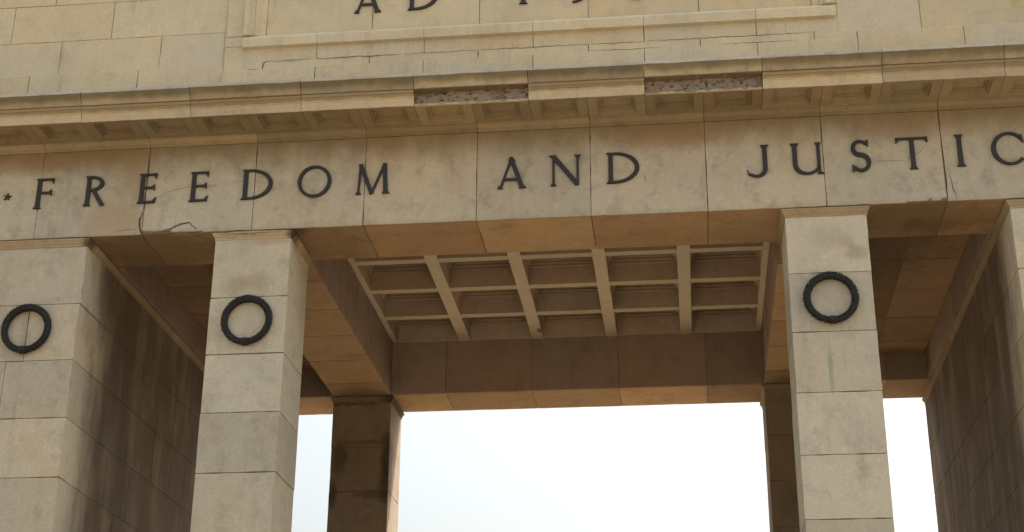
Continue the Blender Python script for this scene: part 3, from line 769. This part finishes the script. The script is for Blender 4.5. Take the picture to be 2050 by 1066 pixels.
        for i in range(10): polys.append([(cx, cz), pts[i], pts[(i+1) % 10]])
    # solid: each stroke is a small bar, 1 mm steps keep the overlapping faces apart
    m = MB(); ref = Vector((root_x, y, z0))
    th = .032
    for i, pl in enumerate(polys):
        ar = sum(pl[j][0]*pl[(j+1) % len(pl)][1]-pl[(j+1) % len(pl)][0]*pl[j][1] for j in range(len(pl)))
        if ar < 0: pl = pl[::-1]
        k = len(pl); yf = y-th-.0009*(i % 9) if ch != '*' else y-.03
        cx_ = sum(p[0] for p in pl)/k; cz_ = sum(p[1] for p in pl)/k
        v = [(p[0]-ref.x, yf-ref.y, p[1]-ref.z) for p in pl]+[(p[0]-ref.x, y+.012-ref.y, p[1]-ref.z) for p in pl]
        m.add(v, [tuple(range(k))]+[(j, (j+1) % k, k+(j+1) % k, k+j)[::-1] for j in range(k)], .5, .5)
    m.v = [(p[0], p[1], p[2]-G) for p in m.v]
    o = m.build(name, BRONZE); o.location = (ref.x, ref.y, ref.z+G)
    tag(o, label, cat, group)
    return o
gF = 'bronze letters of the frieze inscription'
letter('*', -9.19, -9.04, .735, .885, 0, 'bronze_star', 'small dark five-pointed star before the word FREEDOM', None, 'star')
FR = [('F', -8.62, -8.30, .56, 1.125, 'dark bronze letter F, first letter of the word FREEDOM'),
      ('R', -7.74, -7.38, .57, 1.13, 'dark bronze letter R, second letter of the word FREEDOM'),
      ('E', -6.78, -6.47, .575, 1.13, 'dark bronze letter E crossed by the cracked stone joint, first E of FREEDOM'),
      ('E', -5.875, -5.56, .565, 1.12, 'dark bronze letter E beside the D of FREEDOM, second E of the word'),
      ('D', -4.99, -4.43, .56, 1.12, 'dark bronze letter D in the word FREEDOM, above the left column'),
      ('O', -4.00, -3.42, .56, 1.125, 'dark bronze round letter O of the word FREEDOM'),
      ('M', -3.03, -2.41, .565, 1.12, 'dark bronze letter M ending the word FREEDOM'),
      ('A', -.62, -.11, .555, 1.12, 'dark bronze letter A beginning the word AND'),
      ('N', .26, .81, .565, 1.12, 'dark bronze letter N in the middle of the word AND'),
      ('D', 1.20, 1.76, .565, 1.125, 'dark bronze letter D ending the word AND'),
      ('J', 3.50, 3.93, .565, 1.14, 'dark bronze letter J beginning the word on the right of the frieze'),
      ('U', 4.22, 4.75, .575, 1.14, 'dark bronze letter U above the right column'),
      ('S', 5.19, 5.50, .58, 1.15, 'dark bronze letter S between the U and the T at right'),
      ('T', 5.92, 6.43, .585, 1.155, 'dark bronze letter T left of the cracked joint above the right bay'),
      ('I', 6.81, 7.04, .60, 1.165, 'dark bronze letter I just right of the cracked joint, before the C'),
      ('C', 7.42, 7.98, .59, 1.165, 'dark bronze letter C cut by the right edge of the photo')]
for ch, x0, x1, z0, z1, lab in FR: letter(ch, x0, x1, z0, z1, 0, 'letter', lab, gF)
gA = 'bronze characters of the date on the attic panel'
for ch, x0, x1, lab in (('A', -3.2, -2.69, 'dark bronze letter A of the date line on the attic panel'), ('D', -2.24, -1.68, 'dark bronze letter D of the date line on the attic panel'),
                        ('1', -.30, -.06, 'dark bronze numeral 1 on the attic panel, only its foot in view'), ('9', .62, 1.02, 'dark bronze numeral 9 on the attic panel, only its curled bottom in view'),
                        ('5', 1.62, 2.02, 'dark bronze numeral 5 on the attic panel, barely touching the top edge of the photo')):
    letter(ch, x0, x1, 4.11-(.035 if ch in '95' else 0), 4.68, 0.0, 'letter' if ch in 'AD' else 'numeral', lab, gA, 'letter' if ch in 'AD' else 'numeral')

# ------------------------------------------------------------------ laurel wreaths
def wreath(x, z, label, seed):
    rr = random.Random(seed); m = MB()
    Rm = .372; tu = .041
    N, K = 72, 12; v = []
    for i in range(N):
        th = 2*math.pi*i/N; low = .5-.5*math.cos(th+math.pi)   # th=0 at the top; thicker at the bottom
        r_ = tu*(.86+.22*low)
        for j in range(K):
            ph = 2*math.pi*j/K; rad = Rm+r_*math.cos(ph); v.append((rad*math.sin(th), -.06+r_*math.sin(ph)*1.05, rad*math.cos(th)))
    m.add(v, [(i*K+j, ((i+1) % N)*K+j, ((i+1) % N)*K+(j+1) % K, i*K+(j+1) % K) for i in range(N) for j in range(K)])
    # overlapping leaves growing from the bottom tie up both sides
    for sg in (-1, 1):
        rows = 26
        for i in range(rows):
            th = math.pi-sg*(.06+math.pi*.985*i/rows)
            low = .5-.5*math.cos(th+math.pi); r_ = tu*(.92+.22*low)
            for ph in (-.75, -.1, .55, 1.2, 1.9, 2.5, 3.1, 3.7):
                ph2 = ph+rr.uniform(-.15, .15); t2 = th+rr.uniform(-.02, .02)
                er = Vector((math.sin(t2), 0, math.cos(t2))); et = Vector((math.cos(t2), 0, -math.sin(t2)))*(-sg)
                n = er*math.cos(ph2)-Vector((0, 1, 0))*math.sin(ph2)
                base = er*Rm+n*r_*.92+Vector((0, -.06, 0)); L = rr.uniform(.062, .078); wd = .016
                sd_ = et.cross(n).normalized()
                tip = base+et*L+n*.020
                mid = base+et*L*.45+n*.021
                m.add([base, mid+sd_*wd-n*.005, tip, mid-sd_*wd-n*.005, mid+n*.003, base-n*.012], [(0, 1, 4), (1, 2, 4), (2, 3, 4), (3, 0, 4), (0, 5, 2, 1), (0, 3, 2, 5)])
    m.v = [(p[0], p[1], p[2]-G) for p in m.v]
    o = m.build('wreath', WREATHM); o.location = (x, YF, z+G)
    q = MB()
    for k in range(3):
        zc = -Rm+(k-1)*.0
        xc = (k-1)*.036
        v = []
        for i in range(2):
            for j in range(14):
                ph = 2*math.pi*j/14; r_ = .068
                v.append((xc+(i-.5)*.026, -.06+r_*math.sin(ph), -Rm+r_*math.cos(ph)-abs(xc)*.05))
        q.add(v, [(j, (j+1) % 14, 14+(j+1) % 14, 14+j) for j in range(14)]+[tuple(range(14)), tuple(range(27, 13, -1))])
    q.v = [(p[0], p[1], p[2]-G) for p in q.v]
    q.build('tie_band', WREATHM, o)
    tag(o, label, 'wreath', 'bronze wreaths on the pillars')
wreath(-8.455, -1.632, 'dark bronze laurel wreath on the massive left pier, over a vertical joint', 1)
wreath(-4.705, -1.617, 'dark bronze laurel wreath on the narrow column left of the central opening', 2)
wreath(4.70, -1.585, 'dark bronze laurel wreath on the narrow column right of the central opening', 3)

# ------------------------------------------------------------------ little plant in the attic wall
pl = bpy.data.objects.new('wall_plant', None); COL.objects.link(pl); pl.location = (8.10, -.09, 3.60+G)
tag(pl, 'small yellow-green weed sprouting from a wall joint at the top right corner', 'plant')
m = MB(); lf = MB(); rr = random.Random(4)
for i in range(7):
    d = Vector((rr.uniform(-1, 1), -rr.uniform(.4, 1), rr.uniform(-.9, .5))).normalized(); L = rr.uniform(.06, .14); e = d*L
    sd_ = d.cross(Vector((0, 0, 1))).normalized()*.003
    m.add([sd_*1, -sd_, e-sd_, e+sd_], [(0, 1, 2, 3)])
    for k in range(3):
        b0 = d*L*(.5+.25*k); q = (d+Vector((rr.uniform(-.7, .7), 0, rr.uniform(-.9, .3)))).normalized(); w2 = q.cross(Vector((0, 1, 0))).normalized()*.012; l2 = rr.uniform(.04, .07)
        lf.add([b0, b0+q*l2*.5+w2, b0+q*l2, b0+q*l2*.5-w2], [(0, 1, 2, 3)])
for q, nm in ((m, 'stem'), (lf, 'leaves')):
    q.v = [(p[0], p[1], p[2]-G) for p in q.v]; q.build(nm, LEAF, pl)
